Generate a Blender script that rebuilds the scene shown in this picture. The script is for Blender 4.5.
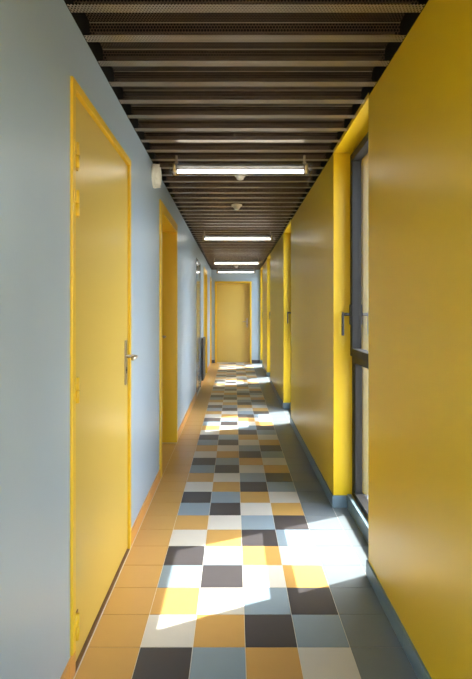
import bpy, bmesh, math
from mathutils import Vector, Matrix

for o in list(bpy.data.objects):
    bpy.data.objects.remove(o)
scene = bpy.context.scene
COL = scene.collection

# ---------------------------------------------------------------- camera
cam_data = bpy.data.cameras.new('camera')
cam = bpy.data.objects.new('camera', cam_data)
COL.objects.link(cam)
cam.location = (0, 0, 1.28)
cam.rotation_euler = (math.pi / 2, 0, 0)
cam_data.sensor_fit = 'VERTICAL'
cam_data.sensor_height = 24.0
cam_data.lens = 24.0 * 486.0 / 679.0
cam_data.shift_x = 1.8 / 679.0
cam_data.shift_y = -28.0 / 679.0
cam_data.clip_start = 0.02
scene.camera = cam

# ---------------------------------------------------------------- world, sun, exposure
SUN_DIR = Vector((-0.567, -0.253, -1.0)).normalized()      # the way the sunlight travels
world = bpy.data.worlds.new('sky')
scene.world = world
world.use_nodes = True
wn = world.node_tree.nodes
wl = world.node_tree.links
wn.clear()
wo = wn.new('ShaderNodeOutputWorld')
wb = wn.new('ShaderNodeBackground')
sky = wn.new('ShaderNodeTexSky')
sky.sky_type = 'NISHITA'
sky.sun_disc = False
sky.sun_elevation = math.asin(-SUN_DIR.z)
sky.sun_rotation = math.atan2(-SUN_DIR.x, -SUN_DIR.y)
sky.dust_density = 2.0
hs = wn.new('ShaderNodeHueSaturation')
hs.inputs['Saturation'].default_value = 0.6
wl.new(sky.outputs[0], hs.inputs['Color'])
wl.new(hs.outputs[0], wb.inputs['Color'])
wb.inputs['Strength'].default_value = 2.0
wl.new(wb.outputs[0], wo.inputs['Surface'])

sun_data = bpy.data.lights.new('sun', 'SUN')
sun_data.energy = 16.0
sun_data.angle = math.radians(0.45)
sun_data.color = (1.0, 0.98, 0.96)
sun = bpy.data.objects.new('sun', sun_data)
COL.objects.link(sun)
sun.location = (6, 4, 9)
sun.rotation_euler = (-SUN_DIR).to_track_quat('Z', 'Y').to_euler()

scene.view_settings.view_transform = 'Standard'
scene.view_settings.look = 'None'
scene.view_settings.gamma = 1.0
scene.view_settings.use_curve_mapping = False
scene.view_settings.exposure = 0.85
TUBE_STRENGTH = 4.2
try:
    scene.cycles.max_bounces = 14
    scene.cycles.diffuse_bounces = 8
    scene.cycles.glossy_bounces = 5
    scene.cycles.transparent_max_bounces = 16
    scene.cycles.sample_clamp_indirect = 8.0
    scene.cycles.caustics_reflective = False
except Exception:
    pass

# ---------------------------------------------------------------- sizes of the place
XL, XR = -0.57, 0.65            # wall faces
Y0, Y1 = -1.08, 12.08            # near and far wall faces
ZC = 2.32                       # underside of the metal deck
WT = 2.43                       # top of the walls
XLB = -0.86                     # back of the left wall
XRO = 0.98                      # outer face of the right wall
TILE = 0.2
TX0 = -0.558
TY0 = 0.053

# ---------------------------------------------------------------- materials
def srgb(r, g, b):
    def f(c):
        c /= 255.0
        return c / 12.92 if c <= 0.04045 else ((c + 0.055) / 1.055) ** 2.4
    return (f(r), f(g), f(b), 1.0)

def base(name, col, rough=0.5, metal=0.0, spec=0.5, coat=0.0, noise=0.0, nscale=8.0, bump=0.0, bscale=300.0):
    m = bpy.data.materials.new(name)
    m.use_nodes = True
    nt = m.node_tree
    b = nt.nodes['Principled BSDF']
    b.inputs['Base Color'].default_value = col
    b.inputs['Roughness'].default_value = rough
    b.inputs['Metallic'].default_value = metal
    b.inputs['Specular IOR Level'].default_value = spec
    b.inputs['Coat Weight'].default_value = coat
    tc = nt.nodes.new('ShaderNodeTexCoord')
    if noise > 0:
        n = nt.nodes.new('ShaderNodeTexNoise')
        n.inputs['Scale'].default_value = nscale
        n.inputs['Detail'].default_value = 5
        nt.links.new(tc.outputs['Object'], n.inputs['Vector'])
        mx = nt.nodes.new('ShaderNodeMix')
        mx.data_type = 'RGBA'
        mx.inputs[6].default_value = tuple(c * (1 - noise) for c in col[:3]) + (1,)
        mx.inputs[7].default_value = tuple(min(1, c * (1 + noise)) for c in col[:3]) + (1,)
        nt.links.new(n.outputs['Fac'], mx.inputs[0])
        nt.links.new(mx.outputs[2], b.inputs['Base Color'])
        mr = nt.nodes.new('ShaderNodeMapRange')
        mr.inputs['To Min'].default_value = max(0.02, rough - 0.02)
        mr.inputs['To Max'].default_value = rough + 0.02
        nt.links.new(n.outputs['Fac'], mr.inputs['Value'])
        nt.links.new(mr.outputs[0], b.inputs['Roughness'])
    if bump > 0:
        n2 = nt.nodes.new('ShaderNodeTexNoise')
        n2.inputs['Scale'].default_value = bscale
        n2.inputs['Detail'].default_value = 2
        nt.links.new(tc.outputs['Object'], n2.inputs['Vector'])
        bp = nt.nodes.new('ShaderNodeBump')
        bp.inputs['Strength'].default_value = bump
        bp.inputs['Distance'].default_value = 0.002
        nt.links.new(n2.outputs['Fac'], bp.inputs['Height'])
        nt.links.new(bp.outputs[0], b.inputs['Normal'])
    return m

M = {}
M['blue_paint'] = base('blue_grey_wall_paint', srgb(160, 178, 194), 0.36, spec=0.5, noise=0.03, nscale=3, bump=0.25, bscale=160)
M['yellow_paint'] = base('yellow_wall_paint', srgb(222, 184, 22), 0.36, spec=0.5, noise=0.03, nscale=3, bump=0.25, bscale=160)
M['door_yellow'] = base('yellow_door_lacquer', srgb(200, 172, 84), 0.30, spec=0.5, noise=0.02, nscale=5, bump=0.08, bscale=90)
M['frame_yellow'] = base('yellow_frame_gloss', srgb(222, 182, 40), 0.34, spec=0.5)
M['closet_grey'] = base('grey_closet_lacquer', srgb(140, 152, 160), 0.16, spec=0.6, noise=0.02, nscale=4)
M['tile_orange'] = base('ochre_tile', srgb(186, 146, 82), 0.36, spec=0.5, noise=0.05, nscale=14, bump=0.06, bscale=60)
M['tile_dark'] = base('charcoal_tile', srgb(66, 62, 63), 0.34, spec=0.5, noise=0.08, nscale=18, bump=0.06, bscale=60)
M['tile_blue'] = base('blue_grey_tile', srgb(128, 144, 154), 0.34, spec=0.5, noise=0.05, nscale=14, bump=0.06, bscale=60)
M['tile_white'] = base('cream_tile', srgb(196, 192, 182), 0.34, spec=0.5, noise=0.03, nscale=14, bump=0.06, bscale=60)
M['tile_grey'] = base('slate_tile', srgb(108, 116, 120), 0.36, spec=0.5, noise=0.06, nscale=14, bump=0.06, bscale=60)
M['grout'] = base('pale_grout', srgb(214, 208, 192), 0.85, spec=0.2, noise=0.1, nscale=40)
M['skirt_orange'] = base('ochre_skirting_tile', srgb(206, 150, 78), 0.34, spec=0.5, noise=0.05, nscale=14)
M['skirt_blue'] = base('blue_skirting_tile', srgb(112, 132, 144), 0.34, spec=0.5, noise=0.05, nscale=14)
M['anthracite'] = base('anthracite_aluminium', srgb(26, 25, 25), 0.5, metal=0.0, spec=0.3)
M['shadow_gap'] = base('black_gap_fill', srgb(18, 18, 18), 0.7, noise=0.1, nscale=40)  # black colour stands for the shade in the window joint
M['steel'] = base('brushed_steel', srgb(178, 168, 150), 0.30, metal=0.95, noise=0.05, nscale=60)
M['black'] = base('black_enamel', srgb(34, 34, 36), 0.4, noise=0.05, nscale=30)
M['white_plastic'] = base('white_plastic', srgb(226, 224, 214), 0.4, noise=0.02, nscale=30)
M['tray_grey'] = base('grey_gear_tray', srgb(120, 118, 114), 0.4, metal=0.3)
M['amber_plastic'] = base('amber_plastic', srgb(196, 170, 110), 0.3, noise=0.05, nscale=40)
M['concrete'] = base('pale_concrete', srgb(176, 170, 158), 0.85, spec=0.2, noise=0.1, nscale=2)
M['warm_bounce_paving'] = base('warm_bounce_paving', srgb(224, 184, 132), 0.85, spec=0.2, noise=0.08, nscale=2)  # unseen paving, coloured ochre to throw warm light into the near end
M['render_wall'] = base('grey_render', srgb(128, 124, 114), 0.85, spec=0.2, noise=0.06, nscale=2)
M['dark_void'] = base('dark_void_shade', srgb(26, 24, 22), 0.9, spec=0.1, noise=0.1, nscale=5)  # near-black colour stands for the unlit void above the deck
M['threshold'] = base('brown_threshold', srgb(120, 92, 62), 0.35, metal=0.3, noise=0.1, nscale=30)
M['deck_edge'] = base('dark_deck_steel', srgb(60, 54, 48), 0.4, metal=0.6, noise=0.1, nscale=20)

# perforated metal deck: staggered holes that really let the dark void show through
def perforated(name, col, rough, P=0.009, R=0.32):
    m = base(name, col, rough, metal=0.85, noise=0.08, nscale=12)
    nt = m.node_tree
    N, L = nt.nodes, nt.links
    b = N['Principled BSDF']
    out = N['Material Output']
    tc = N.new('ShaderNodeTexCoord')
    sp = N.new('ShaderNodeSeparateXYZ')
    L.new(tc.outputs['Object'], sp.inputs[0])
    def mth(op, a, c=None):
        n = N.new('ShaderNodeMath')
        n.operation = op
        for i, v in enumerate((a, c)):
            if v is None:
                continue
            if isinstance(v, (int, float)):
                n.inputs[i].default_value = v
            else:
                L.new(v, n.inputs[i])
        return n.outputs[0]
    v = mth('MULTIPLY', mth('ADD', sp.outputs['Y'], sp.outputs['Z']), 1.0 / (P * 0.87))
    row = mth('FLOOR', v)
    odd = mth('MULTIPLY', mth('FLOORED_MODULO', row, 2.0), 0.5)
    u = mth('ADD', mth('MULTIPLY', sp.outputs['X'], 1.0 / P), odd)
    fu = mth('SUBTRACT', mth('FRACT', u), 0.5)
    fv = mth('SUBTRACT', mth('FRACT', v), 0.5)
    d2 = mth('ADD', mth('MULTIPLY', fu, fu), mth('MULTIPLY', mth('MULTIPLY', fv, fv), 0.76))
    hole = mth('LESS_THAN', d2, R ** 2)
    tr = N.new('ShaderNodeBsdfTransparent')
    mix = N.new('ShaderNodeMixShader')
    L.new(hole, mix.inputs[0])
    L.new(b.outputs[0], mix.inputs[1])
    L.new(tr.outputs[0], mix.inputs[2])
    L.new(mix.outputs[0], out.inputs['Surface'])
    return m
M['deck'] = perforated('perforated_flange_lit', srgb(168, 158, 144), 0.30, P=0.0115, R=0.28)  # lighter metal: light on the lower flange put into its colour
M['deck_web_shaded'] = perforated('perforated_web_shaded', srgb(112, 98, 86), 0.34, P=0.0115, R=0.40)  # larger holes, and shade on the webs put into a darker colour

def thin_glass(name, tint, fres=1.45):
    m = bpy.data.materials.new(name)
    m.use_nodes = True
    nt = m.node_tree
    N, L = nt.nodes, nt.links
    N.remove(N['Principled BSDF'])
    tr = N.new('ShaderNodeBsdfTransparent')
    tr.inputs[0].default_value = tint
    gl = N.new('ShaderNodeBsdfGlossy')
    gl.inputs['Roughness'].default_value = 0.02
    lw = N.new('ShaderNodeLayerWeight')
    lw.inputs['Blend'].default_value = 0.5
    pw = N.new('ShaderNodeMath')
    pw.operation = 'POWER'
    pw.inputs[1].default_value = 2.0
    L.new(lw.outputs['Facing'], pw.inputs[0])
    fr = N.new('ShaderNodeMapRange')
    fr.inputs['To Min'].default_value = 0.03 * fres
    fr.inputs['To Max'].default_value = 0.85
    L.new(pw.outputs[0], fr.inputs['Value'])
    mx = N.new('ShaderNodeMixShader')
    L.new(fr.outputs[0], mx.inputs[0])
    L.new(tr.outputs[0], mx.inputs[1])
    L.new(gl.outputs[0], mx.inputs[2])
    L.new(mx.outputs[0], N['Material Output'].inputs['Surface'])
    return m
M['glass'] = thin_glass('window_glass', (0.94, 0.96, 0.95, 1))
M['clear_shell'] = thin_glass('clear_plastic', (0.93, 0.93, 0.93, 1), 1.6)

def emissive(name, col, s):
    m = bpy.data.materials.new(name)
    m.use_nodes = True
    b = m.node_tree.nodes['Principled BSDF']
    b.inputs['Base Color'].default_value = (0.9, 0.9, 0.9, 1)
    b.inputs['Emission Color'].default_value = col
    b.inputs['Emission Strength'].default_value = s
    return m
M['tube'] = emissive('lit_fluorescent_tube', (1.0, 0.97, 0.90, 1), TUBE_STRENGTH)

# ---------------------------------------------------------------- mesh helpers
class MB:
    def __init__(self):
        self.bm = bmesh.new()
    def box(self, x0, x1, y0, y1, z0, z1, mi=0, bev=0.0):
        t = bmesh.new()
        bmesh.ops.create_cube(t, size=1.0)
        bmesh.ops.scale(t, vec=(abs(x1 - x0), abs(y1 - y0), abs(z1 - z0)), verts=t.verts)
        bmesh.ops.translate(t, vec=((x0 + x1) / 2, (y0 + y1) / 2, (z0 + z1) / 2), verts=t.verts)
        if bev > 0:
            bmesh.ops.bevel(t, geom=t.edges[:], offset=bev, segments=2, profile=0.5, affect='EDGES')
        self._merge(t, mi)
        return self
    def cyl(self, c, axis, r, length, seg=20, mi=0, r2=None, smooth=True):
        t = bmesh.new()
        bmesh.ops.create_cone(t, cap_ends=True, segments=seg, radius1=r, radius2=r if r2 is None else r2, depth=length)
        q = Vector((0, 0, 1)).rotation_difference(Vector(axis).normalized())
        bmesh.ops.rotate(t, cent=(0, 0, 0), matrix=q.to_matrix(), verts=t.verts)
        bmesh.ops.translate(t, vec=c, verts=t.verts)
        self._merge(t, mi, smooth)
        return self
    def lathe(self, c, axis, prof, seg=28, mi=0):
        t = bmesh.new()
        rings = []
        for (r, h) in prof:
            rings.append([t.verts.new((r * math.cos(2 * math.pi * i / seg), r * math.sin(2 * math.pi * i / seg), h)) for i in range(seg)])
        for a, b in zip(rings, rings[1:]):
            for i in range(seg):
                t.faces.new((a[i], a[(i + 1) % seg], b[(i + 1) % seg], b[i]))
        t.faces.new(rings[0][::-1])
        t.faces.new(rings[-1])
        q = Vector((0, 0, 1)).rotation_difference(Vector(axis).normalized())
        bmesh.ops.rotate(t, cent=(0, 0, 0), matrix=q.to_matrix(), verts=t.verts)
        bmesh.ops.translate(t, vec=c, verts=t.verts)
        self._merge(t, mi, True)
        return self
    def tube(self, pts, r, seg=10, mi=0):
        pts = [Vector(p) for p in pts]
        t = bmesh.new()
        rings = []
        for i, p in enumerate(pts):
            d = (pts[min(i + 1, len(pts) - 1)] - pts[max(i - 1, 0)]).normalized()
            up = Vector((0, 0, 1)) if abs(d.z) < 0.9 else Vector((0, 1, 0))
            s = d.cross(up).normalized()
            u = s.cross(d).normalized()
            rings.append([t.verts.new(p + s * r * math.cos(2 * math.pi * k / seg) + u * r * math.sin(2 * math.pi * k / seg)) for k in range(seg)])
        for a, b in zip(rings, rings[1:]):
            for k in range(seg):
                t.faces.new((a[k], a[(k + 1) % seg], b[(k + 1) % seg], b[k]))
        t.faces.new(rings[0][::-1])
        t.faces.new(rings[-1])
        bmesh.ops.recalc_face_normals(t, faces=t.faces)
        self._merge(t, mi, True)
        return self
    def _merge(self, t, mi=0, smooth=False):
        for f in t.faces:
            f.material_index = mi
            f.smooth = smooth
        me = bpy.data.meshes.new('tmp')
        t.to_mesh(me)
        t.free()
        self.bm.from_mesh(me)
        bpy.data.meshes.remove(me)
    def build(self, name, mats, parent=None, origin=None):
        if not isinstance(mats, (list, tuple)):
            mats = [mats]
        me = bpy.data.meshes.new(name)
        loc = Vector((0, 0, 0))
        if origin is not None:
            loc = Vector(origin)
            bmesh.ops.translate(self.bm, vec=-loc, verts=self.bm.verts)
        self.bm.to_mesh(me)
        self.bm.free()
        for m in mats:
            me.materials.append(m)
        o = bpy.data.objects.new(name, me)
        COL.objects.link(o)
        o.location = loc
        if parent is not None:
            o.parent = parent
        return o

def tag(o, label=None, cat=None, group=None, kind=None):
    if label: o['label'] = label
    if cat: o['category'] = cat
    if group: o['group'] = group
    if kind: o['kind'] = kind
    return o

def empty(name, loc, rz=0.0):
    o = bpy.data.objects.new(name, None)
    o.empty_display_size = 0.1
    COL.objects.link(o)
    o.location = loc
    o.rotation_euler = (0, 0, rz)
    return o

def copy_tree(o, parent=None):
    c = o.copy()
    COL.objects.link(c)
    c.parent = parent
    for ch in list(o.children):
        copy_tree(ch, c)
    return c

# ---------------------------------------------------------------- floor
# rows repeat every four tiles, counted from the row boundary at TY0
ROWS = ['KBOW', 'WOKB', 'OWBK', 'BKWO']
FM = [M['grout'], M['tile_orange'], M['tile_dark'], M['tile_blue'], M['tile_white'], M['tile_grey']]
CI = {'O': 1, 'K': 2, 'B': 3, 'W': 4, 'G': 5}
WINS = [(-0.86, -0.03), (2.353, 3.18), (5.565, 6.40), (8.79, 9.60), (11.15, 12.02)]  # first window is unseen, added behind the camera for more light
DOORS = [(3.80, 4.72), (9.15, 10.05), (11.49, 12.03)]
fb = MB()
fb.box(XLB, XRO, Y0 - 0.2, Y1 + 0.35, -0.12, -0.0015, 0)
J = 0.0014
r0 = int(math.floor((Y0 - TY0) / TILE))
r1 = int(math.ceil((Y1 - TY0) / TILE))
def tile(x0, x1, y0, y1, mi):
    y1 = min(y1, Y1); y0 = max(y0, Y0)
    if x1 - x0 < 0.006 or y1 - y0 < 0.006: return
    fb.box(x0 + J, x1 - J, y0 + J, y1 - J, -0.006, 0.0, mi)
for r in range(r0, r1):
    ya, yb = TY0 + r * TILE, TY0 + (r + 1) * TILE
    pat = ROWS[(r - 8) % 4]           # the boundary 1.853 starts row 1 of the pattern
    tile(TX0, TX0 + TILE, ya, yb, 1)
    for c in range(4):
        tile(TX0 + TILE * (c + 1), TX0 + TILE * (c + 2), ya, yb, CI[pat[c]])
    tile(TX0 + TILE * 5, TX0 + TILE * 6, ya, yb, 5)
    for (a, b) in WINS:               # floor of the window recesses
        tile(TX0 + TILE * 6, 0.738, max(ya, a), min(yb, b), 5)
    for (a, b) in DOORS:              # floor of the door recesses
        tile(XL - 0.15, TX0, max(ya, a), min(yb, b), 1)
tag(fb.build('floor', FM), kind='structure')

# ---------------------------------------------------------------- walls
LEFT_OPEN = [(1.690, 2.646, 2.10), (3.75, 4.78, 2.085), (7.29, 8.22, 2.09), (9.10, 10.12, 2.07), (11.45, 12.06, 2.06)]
w = MB()
y = Y0
for (a, b, h) in LEFT_OPEN:
    w.box(XLB + 0.06, XL, y, a, 0, ZC)
    w.box(XLB + 0.06, XL, a, b, h, ZC)
    y = b
w.box(XLB + 0.06, XL, y, Y1, 0, ZC)
w.box(XLB, XLB + 0.06, Y0, Y1, 0, ZC)
tag(w.build('wall_left', M['blue_paint']), kind='structure')

w = MB()
y = Y0
for (a, b) in WINS:
    w.box(XR, 0.83, y, a, 0, ZC)
    w.box(0.83, XRO, y, a, 0, ZC, 1)
    w.box(XR, XRO - 0.13, a, b, ZC - 0.004, ZC + 0.02)   # soffit
    w.box(XRO - 0.13, XRO, a, b, 2.275, ZC, 1)           # lower outer lintel
    y = b
w.box(XR, 0.83, y, Y1, 0, ZC)
w.box(0.83, XRO, y, Y1, 0, ZC, 1)
tag(w.build('wall_right', [M['yellow_paint'], M['render_wall']]), kind='structure')

w = MB()
w.box(XLB, XRO, Y1 + 0.22, Y1 + 0.3, 0, ZC)
w.box(XLB, -0.478, Y1, Y1 + 0.22, 0, ZC)
w.box(0.432, XRO, Y1, Y1 + 0.22, 0, ZC)
w.box(-0.478, 0.432, Y1, Y1 + 0.22, 2.03, ZC)
tag(w.build('wall_far', M['blue_paint']), kind='structure')
w = MB()
w.box(XLB, XL + 0.04, Y0 - 0.2, Y0, 0, ZC)
w.box(XR - 0.04, XRO, Y0 - 0.2, Y0, 0, ZC)
w.box(XL + 0.04, XR - 0.04, Y0 - 0.2, Y0, 2.28, ZC)
tag(w.build('wall_near', M['blue_paint']), kind='structure')

# skirting
def skirt(mb, x0, x1, y0, y1, h=0.072, step=0.2):
    y = y0
    while y < y1 - 1e-4:
        k = math.floor((y - TY0) / step + 1e-6)
        e = min(TY0 + (k + 1) * step, y1)
        if e - y > 0.004:
            mb.box(x0, x1, y + 0.0008, e - 0.0008, 0, h, 0)
        y = e
    mb.box(min(x0, x1) + 0.002, max(x0, x1) - 0.002, y0, y1, 0, h - 0.001, 1)
s = MB()
prev = Y0
for (a, b, h) in LEFT_OPEN:
    if abs(a - 1.690) < 1e-6: skirt(s, XL, XL + 0.009, prev, a + 0.030, 0.078)
    else: skirt(s, XL, XL + 0.009, prev, a - 0.052, 0.078)
    prev = b + (0.0 if a < 2 else 0.032)
tag(s.build('baseboard_left', [M['skirt_orange'], M['grout']]), kind='structure')
s = MB()
prev = Y0
for (a, b) in WINS:
    skirt(s, XR - 0.009, XR, prev, a, 0.072)
    s.box(XR - 0.009, 0.738, b - 0.009, b, 0, 0.078)      # return along the far side of the recess
    s.box(XR - 0.009, 0.738, a, a + 0.009, 0, 0.078)
    prev = b
skirt(s, XR - 0.009, XR, prev, Y1 - 0.01, 0.072)
tag(s.build('baseboard_right', [M['skirt_blue'], M['grout']]), kind='structure')
s = MB()
s.box(XL, -0.485, Y1 - 0.009, Y1, 0, 0.078)
s.box(0.435, XR - 0.01, Y1 - 0.009, Y1, 0, 0.078)
tag(s.build('baseboard_far', [M['tile_dark'], M['grout']]), kind='structure')

# raised tiled kerb under every window
for i, (a, b) in enumerate(WINS):
    s = MB()
    y = a
    while y < b - 1e-4:
        e = min(TY0 + (math.floor((y - TY0) / 0.2 + 1e-6) + 1) * 0.2, b)
        if e - y > 0.004:
            s.box(0.738, 0.762, y + 0.0008, e - 0.0008, 0, 0.085, 0, bev=0.0015)
        y = e
    s.box(0.741, XRO, a, b, 0, 0.083, 1)
    tag(s.build('trim_%d' % (i + 1), [M['skirt_blue'], M['concrete']]), kind='structure')

# ---------------------------------------------------------------- ceiling: corrugated perforated deck
def deck():
    bm = bmesh.new()
    P, F, H = 0.1855, 0.046, 0.046
    first = 1.645 - P * 22
    def quad(p, mi=0):
        f = bm.faces.new([bm.verts.new(q) for q in p])
        f.material_index = mi
    xa, xb = XL + 0.026, XR - 0.026
    k = 0
    y = first
    while y < Y1 - 0.01:
        ye = min(y + F, Y1)
        if y > Y0:
            quad([(XL + 0.003, y, ZC), (XL + 0.003, ye, ZC), (XR - 0.003, ye, ZC), (XR - 0.003, y, ZC)])
        # far web up, upper flange, next near web down
        ya, yb = y + F + 0.012, y + P
        if ya > Y0 and yb < Y1:
            quad([(xa, ye, ZC), (xa, ya, ZC + H), (xb, ya, ZC + H), (xb, ye, ZC)], 2)
            quad([(xa, ya, ZC + H), (xa, yb - 0.004, ZC + H), (xb, yb - 0.004, ZC + H), (xb, ya, ZC + H)], 2)
            quad([(xa, yb - 0.004, ZC + H), (xa, yb, ZC), (xb, yb, ZC), (xb, yb - 0.004, ZC + H)], 2)
            # rolled lip that catches the light along the top fold
            quad([(xa, yb - 0.008, ZC + H - 0.001), (xa, yb - 0.004, ZC + H - 0.0025), (xb, yb - 0.004, ZC + H - 0.0025), (xb, yb - 0.008, ZC + H - 0.001)], 1)
        y += P
    me = bpy.data.meshes.new('ceiling')
    bm.to_mesh(me)
    bm.free()
    me.materials.append(M['deck'])
    me.materials.append(M['steel'])
    me.materials.append(M['deck_web_shaded'])
    o = bpy.data.objects.new('ceiling', me)
    COL.objects.link(o)
    return tag(o, kind='structure')
ceiling = deck()
m = MB()
m.box(XLB, XRO, Y0 - 0.2, Y1 + 0.35, WT, WT + 0.15)
m.box(XLB, XL - 0.002, Y0 - 0.2, Y1 + 0.2, ZC, WT)  # dark strips over the wall tops paint in the shaded void
m.box(XR + 0.002, XRO, Y0 - 0.2, Y1 + 0.2, ZC + 0.02, WT)
m.box(XR + 0.06, XRO, Y0 - 0.2, Y1 + 0.2, ZC + 0.0201, WT)
m.box(XL, XR, Y0 - 0.2, Y0, ZC, WT)
m.box(XL, XR, Y1, Y1 + 0.3, ZC, WT)
y = Y0
for (a, b) in WINS:
    m.box(XR + 0.002, XRO, y, a, ZC, ZC + 0.02)
    m.box(XRO - 0.13, XRO, a, b, ZC, ZC + 0.02)
    y = b
m.box(XR + 0.002, XRO, y, Y1, ZC, ZC + 0.02)
tag(m.build('roof_slab', M['dark_void']), kind='structure')

# ---------------------------------------------------------------- doors
def handle(parent, px, y, z, side, towards, axis='X', mat=None):
    """long plate + lever. axis X: the plate lies on a wall facing +X at px; side=+1."""
    mat = mat or M['steel']
    h = MB()
    hp = 0.115
    if axis == 'X':
        h.box(px, px + 0.007, y - 0.020, y + 0.020, z - 0.15, z + 0.085, 0, bev=0.003)
        hb = h.build('door_handle', mat, parent)
        l = MB()
        l.tube([(px + 0.006, y, z), (px + 0.052, y, z), (px + 0.061, y + 0.010 * towards, z), (px + 0.063, y + 0.03 * towards, z),
                (px + 0.063, y + hp * towards, z - 0.004)], 0.0085, 12)
        l.build('lever', mat, hb)
        k = MB()
        k.box(px + 0.006, px + 0.0085, y - 0.005, y + 0.005, z - 0.09, z - 0.055, 0, bev=0.001)
        k.cyl((px + 0.007, y, z - 0.072), (1, 0, 0), 0.010, 0.004, 16)
        k.build('keyhole', M['black'], hb)
    else:
        h.box(y - 0.020, y + 0.020, px - 0.007, px, z - 0.15, z + 0.085, 0, bev=0.003)
        hb = h.build('door_handle', mat, parent)
        l = MB()
        l.tube([(y, px - 0.006, z), (y, px - 0.045, z), (y + 0.010 * towards, px - 0.054, z), (y + hp * towards, px - 0.056, z - 0.004)], 0.0085, 12)
        l.build('lever', mat, hb)
        k = MB()
        k.cyl((y, px - 0.007, z - 0.072), (0, 1, 0), 0.010, 0.004, 16)
        k.build('keyhole', M['black'], hb)
    return hb

# door 1: flush door with hinges, right beside the camera
d1 = tag(empty('door_1', (XL, 2.17, 0)), kind='structure')
def at_parent(parent):
    bpy.context.view_layer.update()
    inv = parent.matrix_world.inverted()
    for ch in parent.children:
        ch.matrix_parent_inverse = inv
f = MB()
f.box(XL - 0.08, XL + 0.010, 1.690, 1.720, 0.082, 2.10, 0, bev=0.002)
f.box(XL - 0.08, XL + 0.010, 2.612, 2.646, 0.0, 2.10, 0, bev=0.002)
f.box(XL - 0.08, XL + 0.010, 1.720, 2.612, 2.066, 2.10, 0, bev=0.002)
f.build('frame', M['frame_yellow'], d1)
lf = MB()
lf.box(XL - 0.045, XL - 0.002, 1.724, 2.608, 0.012, 2.060, 0, bev=0.002)
lf.build('door_leaf', M['door_yellow'], d1)
for z in (1.835, 1.665, 1.0, 0.16):
    h = MB()
    h.cyl((XL + 0.012, 1.727, z + 0.023), (0, 0, 1), 0.0085, 0.044, 14, 0)
    h.cyl((XL + 0.012, 1.727, z - 0.023), (0, 0, 1), 0.0085, 0.044, 14, 0)
    h.box(XL - 0.003, XL + 0.006, 1.727, 1.766, z - 0.045, z - 0.001, 0, bev=0.001)
    h.box(XL + 0.004, XL + 0.013, 1.697, 1.727, z + 0.002, z + 0.045, 0, bev=0.001)
    hb = h.build('hinge', M['frame_yellow'], d1)
    p = MB()
    p.box(XL + 0.0028, XL + 0.006, 1.730, 1.758, z + 0.003, z + 0.044, 0)
    p.build('hinge_recess', M['threshold'], hb)
handle(d1, XL - 0.002, 2.552, 1.045, 1, -1)
t = MB()
t.box(XL - 0.050, XL + 0.0095, 1.720, 2.612, 0.0, 0.006, 0, bev=0.002)
t.box(XL - 0.020, XL - 0.012, 1.733, 2.612, 0.006, 0.009, 1)
t.build('threshold', [M['threshold'], M['steel']], d1)

# recessed doors 2, 4, 5
def recessed(n, a, b, h, trim, lever_y, depth=0.15):
    d = tag(empty('door_%d' % n, (XL, (a + b) / 2, 0)), kind='structure')
    f = MB()
    # box lining of the recess plus trim that stands proud of the wall
    f.box(XL - depth, XL + 0.010, a, a + 0.030, 0, h, 0)
    f.box(XL - depth, XL + 0.010, b - 0.030, b, 0, h, 0)
    f.box(XL - depth, XL + 0.010, a + 0.030, b - 0.030, h - 0.030, h, 0)
    f.box(XL + 0.0005, XL + 0.010, a - trim, a, 0, h + trim, 0, bev=0.001)
    if b + 0.03 < Y1: f.box(XL + 0.0005, XL + 0.010, b, b + 0.03, 0, h + trim, 0, bev=0.001)
    f.box(XL + 0.0005, XL + 0.010, a, b, h, h + trim, 0, bev=0.001)
    f.build('frame', M['frame_yellow'], d)
    l = MB()
    l.box(XL - depth - 0.04, XL - depth, a + 0.003, b - 0.003, 0.006, h - 0.004, 0, bev=0.002)
    l.build('door_leaf', M['door_yellow'], d)
    hd = handle(d, XL - depth, lever_y, 1.04, 1, -1)
    return d
d2 = recessed(2, 3.75, 4.78, 2.085, 0.05, 4.66)
d4 = recessed(4, 9.10, 10.12, 2.07, 0.05, 10.0)
d5 = recessed(5, 11.45, 12.06, 2.06, 0.04, 11.95)

# door 3: flush grey closet door
d3 = tag(empty('door_3', (XL, 7.75, 0)), kind='structure')
f = MB()
f.box(XL - 0.06, XL + 0.004, 7.29, 7.32, 0.0, 2.09, 0)
f.box(XL - 0.06, XL + 0.004, 8.19, 8.22, 0.0, 2.09, 0)
f.box(XL - 0.06, XL + 0.004, 7.32, 8.19, 2.06, 2.09, 0)
f.build('frame', M['closet_grey'], d3)
l = MB()
l.box(XL - 0.04, XL - 0.004, 7.326, 8.184, 0.075, 2.054, 0, bev=0.002)
l.box(XL - 0.04, XL - 0.010, 7.326, 8.184, 0.0, 0.07, 1)
l.build('door_leaf', [M['closet_grey'], M['tile_dark']], d3)
k = MB()
k.cyl((XL - 0.001, 8.12, 1.05), (1, 0, 0), 0.013, 0.008, 16)
k.build('lock', M['steel'], d3)

# door 6: the door that closes the corridor
d6 = tag(empty('door_6', (-0.02, Y1, 0)), kind='structure')
f = MB()
f.box(-0.478, -0.435, Y1 - 0.010, Y1 + 0.17, 0, 2.03, 0, bev=0.002)
f.box(0.390, 0.432, Y1 - 0.010, Y1 + 0.17, 0, 2.03, 0, bev=0.002)
f.box(-0.435, 0.390, Y1 - 0.010, Y1 + 0.17, 1.99, 2.03, 0, bev=0.002)
f.build('frame', M['frame_yellow'], d6)
l = MB()
l.box(-0.434, 0.389, Y1 + 0.130, Y1 + 0.170, 0.008, 1.985, 0, bev=0.002)
l.build('door_leaf', M['door_yellow'], d6)
handle(d6, Y1 + 0.130, 0.325, 1.03, 1, -1, axis='Y')
for d in (d1, d2, d3, d4, d5, d6):
    at_parent(d)

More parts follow.
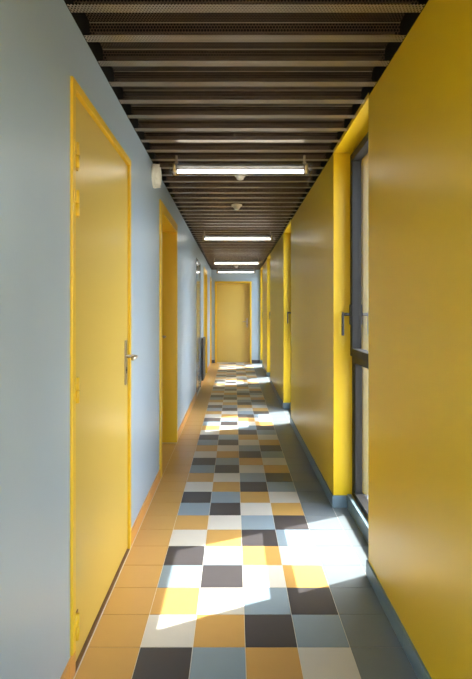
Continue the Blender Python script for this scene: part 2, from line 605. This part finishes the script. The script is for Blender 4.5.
# ---------------------------------------------------------------- windows
def window(n, a, b):
    w = tag(empty('window_%d' % n, (0.80, (a + b) / 2, 0.085)), kind='structure')
    X0, X1 = 0.770, 0.832
    Z0, Z1 = 0.085, ZC - 0.006
    ft = 0.040
    TZ = 0.985                         # middle of the transom
    f = MB()
    ya, yb = a + 0.006, b - 0.006
    f.box(X0, X1, ya, ya + ft, Z0, Z1)
    f.box(X0, X1, yb - ft, yb, Z0, Z1)
    f.box(X0, X1, ya + ft, yb - ft, Z1 - ft, Z1)
    f.box(X0, X1, ya + ft, yb - ft, Z0, Z0 + 0.030)
    f.box(X0, X1, ya + ft, yb - ft, TZ - 0.035, TZ + 0.020)
    f.build('window_frame', M['anthracite'], w)
    g = MB()                           # black strips that paint in the shadow gap beside the frame
    g.box(X0 + 0.012, X1 - 0.01, a, ya, Z0, Z1)
    g.box(X0 + 0.012, X1 - 0.01, yb, b, Z0, Z1)
    g.build('shadow_gap', M['shadow_gap'], w)
    s = MB()                           # opening sash above the transom
    sy0, sy1, sz0, sz1 = ya + 0.022, yb - 0.022, TZ + 0.008, Z1 - 0.022
    sx0, sx1 = 0.752, 0.800
    m_ = 0.050
    s.box(sx0, sx1, sy0, sy0 + m_, sz0, sz1, 0, bev=0.003)
    s.box(sx0, sx1, sy1 - m_, sy1, sz0, sz1, 0, bev=0.003)
    s.box(sx0, sx1, sy0 + m_, sy1 - m_, sz1 - m_, sz1, 0, bev=0.003)
    s.box(sx0, sx1, sy0 + m_, sy1 - m_, sz0, sz0 + m_, 0, bev=0.003)
    s.box(sx1, sx1 + 0.02, sy0 + m_ - 0.008, sy0 + m_, sz0 + m_, sz1 - m_, 0)
    s.box(sx1, sx1 + 0.02, sy1 - m_, sy1 - m_ + 0.008, sz0 + m_, sz1 - m_, 0)
    sash = s.build('sash', M['anthracite'], w)
    p = MB()
    p.box(0.782, 0.788, sy0 + m_ - 0.005, sy1 - m_ + 0.005, sz0 + m_ - 0.005, sz1 - m_ + 0.005)
    p.build('glass', M['glass'], sash)
    lo = MB()                          # glazing beads of the fixed lower light
    l0, l1 = ya + ft, yb - ft
    lo.box(0.775, 0.825, l0, l0 + 0.022, Z0 + 0.030, TZ - 0.035)
    lo.box(0.775, 0.825, l1 - 0.022, l1, Z0 + 0.030, TZ - 0.035)
    lb = lo.build('glazing_bead', M['anthracite'], w)
    p = MB()
    p.box(0.797, 0.803, l0 + 0.020, l1 - 0.020, Z0 + 0.028, TZ - 0.033)
    p.build('glass', M['glass'], lb)
    h = MB()
    hy = sy1 - 0.026
    h.box(sx0 - 0.009, sx0 + 0.001, hy - 0.014, hy + 0.014, 1.195, 1.325, 0, bev=0.003)
    h.cyl((sx0 - 0.028, hy, 1.262), (1, 0, 0), 0.010, 0.046, 14)
    h.box(sx0 - 0.060, sx0 - 0.046, hy - 0.010, hy + 0.010, 1.125, 1.276, 0, bev=0.004)
    h.build('window_handle', M['black'], w)
    at_parent(w)
    return w
for i, (a, b) in enumerate(WINS):
    window(i + 1, a, b)

# unseen glazed opening, added behind the camera to light the near end
wn_ = tag(empty('door_7', (0.04, Y0 - 0.1, 0)), kind='structure')
f = MB()
for x in (XL + 0.04, XR - 0.085):
    f.box(x, x + 0.045, Y0 - 0.13, Y0 - 0.07, 0, 2.28)
f.box(XL + 0.085, XR - 0.085, Y0 - 0.13, Y0 - 0.07, 2.235, 2.28)
f.box(XL + 0.085, XR - 0.085, Y0 - 0.13, Y0 - 0.07, 0.0, 0.06)
f.build('frame', M['anthracite'], wn_)
p = MB()
p.box(XL + 0.083, XR - 0.083, Y0 - 0.103, Y0 - 0.097, 0.058, 2.237)
p.build('glass', M['glass'], wn_)
at_parent(wn_)

# outside: paved yard and the pale wall across it
m = MB()
m.box(XRO, 9.0, Y0 - 9, Y1 + 8, -0.25, -0.02)
m.box(-9.0, XRO, Y0 - 9, Y0 - 0.2, -0.25, -0.02, 1)  # out of view behind the near end, there to bounce warm light inside
tag(m.build('ground', [M['concrete'], M['warm_bounce_paving']]), kind='structure')
m = MB()
m.box(8.0, 8.3, Y0 - 6, Y1 + 8, -0.02, 3.0)
tag(m.build('wall_opposite', M['render_wall']), kind='structure')

# ---------------------------------------------------------------- light fittings
def make_light(yy, zc=2.226, L=0.945):
    r = empty('fluorescent_light', (0.012, yy, zc))
    hl = L / 2
    sh = MB()
    sh.cyl((0, 0, 0.004), (1, 0, 0), 0.040, L - 0.05, 28)
    # open the ends of the clear sleeve
    for fc in [f_ for f_ in sh.bm.faces if len(f_.verts) > 4]:
        sh.bm.faces.remove(fc)
    sh.build('clear_sleeve', M['clear_shell'], r)
    t = MB()
    t.cyl((0, 0, -0.010), (1, 0, 0), 0.0115, L - 0.10, 18)
    t.build('fluorescent_tube', M['tube'], r)
    tr = MB()
    tr.box(-hl + 0.05, hl - 0.05, -0.022, 0.022, 0.018, 0.034, 0, bev=0.003)
    tr.build('gear_tray', M['tray_grey'], r)
    for s in (-1, 1):
        e = MB()
        e.cyl((s * (hl - 0.016), 0, 0.004), (1, 0, 0), 0.043, 0.030, 28)
        e.cyl((s * (hl - 0.040), 0, -0.014), (1, 0, 0), 0.017, 0.022, 18)
        eo = e.build('end_cap', M['clear_shell'] , r)
        c = MB()
        c.box(s * (hl - 0.030) - 0.007, s * (hl - 0.030) + 0.007, -0.026, 0.026, -0.028, 0.036, 0, bev=0.003)
        c.build('lamp_holder', M['amber_plastic'], eo)
        b_ = MB()
        b_.box(s * (hl - 0.045) - 0.006, s * (hl - 0.045) + 0.006, -0.012, 0.012, 0.040, ZC - zc + 0.001, 0)
        b_.cyl((s * (hl - 0.045), 0, 0.047), (0, 0, 1), 0.012, 0.012, 12)
        b_.build('bracket', M['steel'], r)
    return r
LY = [(0.10, 'unseen fluorescent tube light added straight overhead to brighten the near end'),  # out-of-frame tube, added for more light near the camera
      (3.25, 'largest fluorescent tube light in view, just in front of the first smoke detector'),
      (6.27, 'second fluorescent tube light along the dark corrugated ceiling'),
      (9.45, 'third fluorescent tube light along the ceiling, just before the farthest smoke detector'),
      (11.58, 'farthest fluorescent tube light, hung close above the closed end door')]
root = make_light(LY[0][0])
for i, (yy, lab) in enumerate(LY):
    o = root if i == 0 else copy_tree(root)
    o.location = (0.042, yy, 2.226)
    tag(o, lab, 'light', 'tube lights along the ceiling')

# ---------------------------------------------------------------- smoke detectors
def make_detector():
    r = empty('smoke_detector', (0.03, 3.65, ZC))
    a = MB()
    a.lathe((0, 0, 0), (0, 0, -1), [(0.050, 0.0), (0.052, 0.004), (0.052, 0.010), (0.046, 0.014)], 28)
    a.build('base_plate', M['white_plastic'], r)
    b = MB()
    b.lathe((0, 0, 0), (0, 0, -1), [(0.040, 0.012), (0.040, 0.022), (0.028, 0.030), (0.027, 0.042), (0.018, 0.048)], 28)
    b.build('sensor_head', M['white_plastic'], r)
    return r
DY = [(0.045, 3.66, 'white round smoke detector just behind the nearest tube light'),
      (0.025, 4.73, 'white round smoke detector midway between the first and second tube lights'),
      (0.045, 11.05, 'tiny farthest white smoke detector between the third and fourth tube lights')]
root = make_detector()
for i, (xx, yy, lab) in enumerate(DY):
    o = root if i == 0 else copy_tree(root)
    o.location = (xx, yy, ZC - 0.0005)
    tag(o, lab, 'smoke detector', 'smoke detectors on the ceiling')

# ---------------------------------------------------------------- alarm sounder on the left wall
r = tag(empty('alarm_sounder', (XL, 3.42, 2.232)), 'round white alarm sounder high on the blue wall before the open recess', 'alarm')
a = MB()
a.lathe((0, 0, 0), (1, 0, 0), [(0.082, 0.0), (0.084, 0.006), (0.084, 0.016), (0.081, 0.020)], 36)
a.build('back_plate', M['white_plastic'], r)
a = MB()
a.lathe((0, 0, 0), (1, 0, 0), [(0.080, 0.018), (0.080, 0.030), (0.074, 0.042), (0.055, 0.052), (0.030, 0.056), (0.010, 0.057)], 36)
for k in range(12):
    t_ = 2 * math.pi * k / 12
    a.box(0.022, 0.046, 0.079 * math.cos(t_) - 0.004, 0.079 * math.cos(t_) + 0.004, 0.079 * math.sin(t_) - 0.004, 0.079 * math.sin(t_) + 0.004)
a.build('dome', M['white_plastic'], r)

# ---------------------------------------------------------------- dark panel low on the left wall
r = tag(empty('wall_panel', (XL, 8.58, 0.10)), 'slim black upright panel low on the blue wall past the grey closet', 'panel')
a = MB()
a.box(0.012, 0.044, -0.30, 0.30, 0.0, 0.72, 0, bev=0.004)
a.build('panel_body', M['black'], r)
a = MB()
for z in (0.10, 0.60):
    a.box(0.0, 0.013, -0.24, -0.20, z, z + 0.03)
    a.box(0.0, 0.013, 0.20, 0.24, z, z + 0.03)
a.build('mounting_bracket', M['steel'], r)
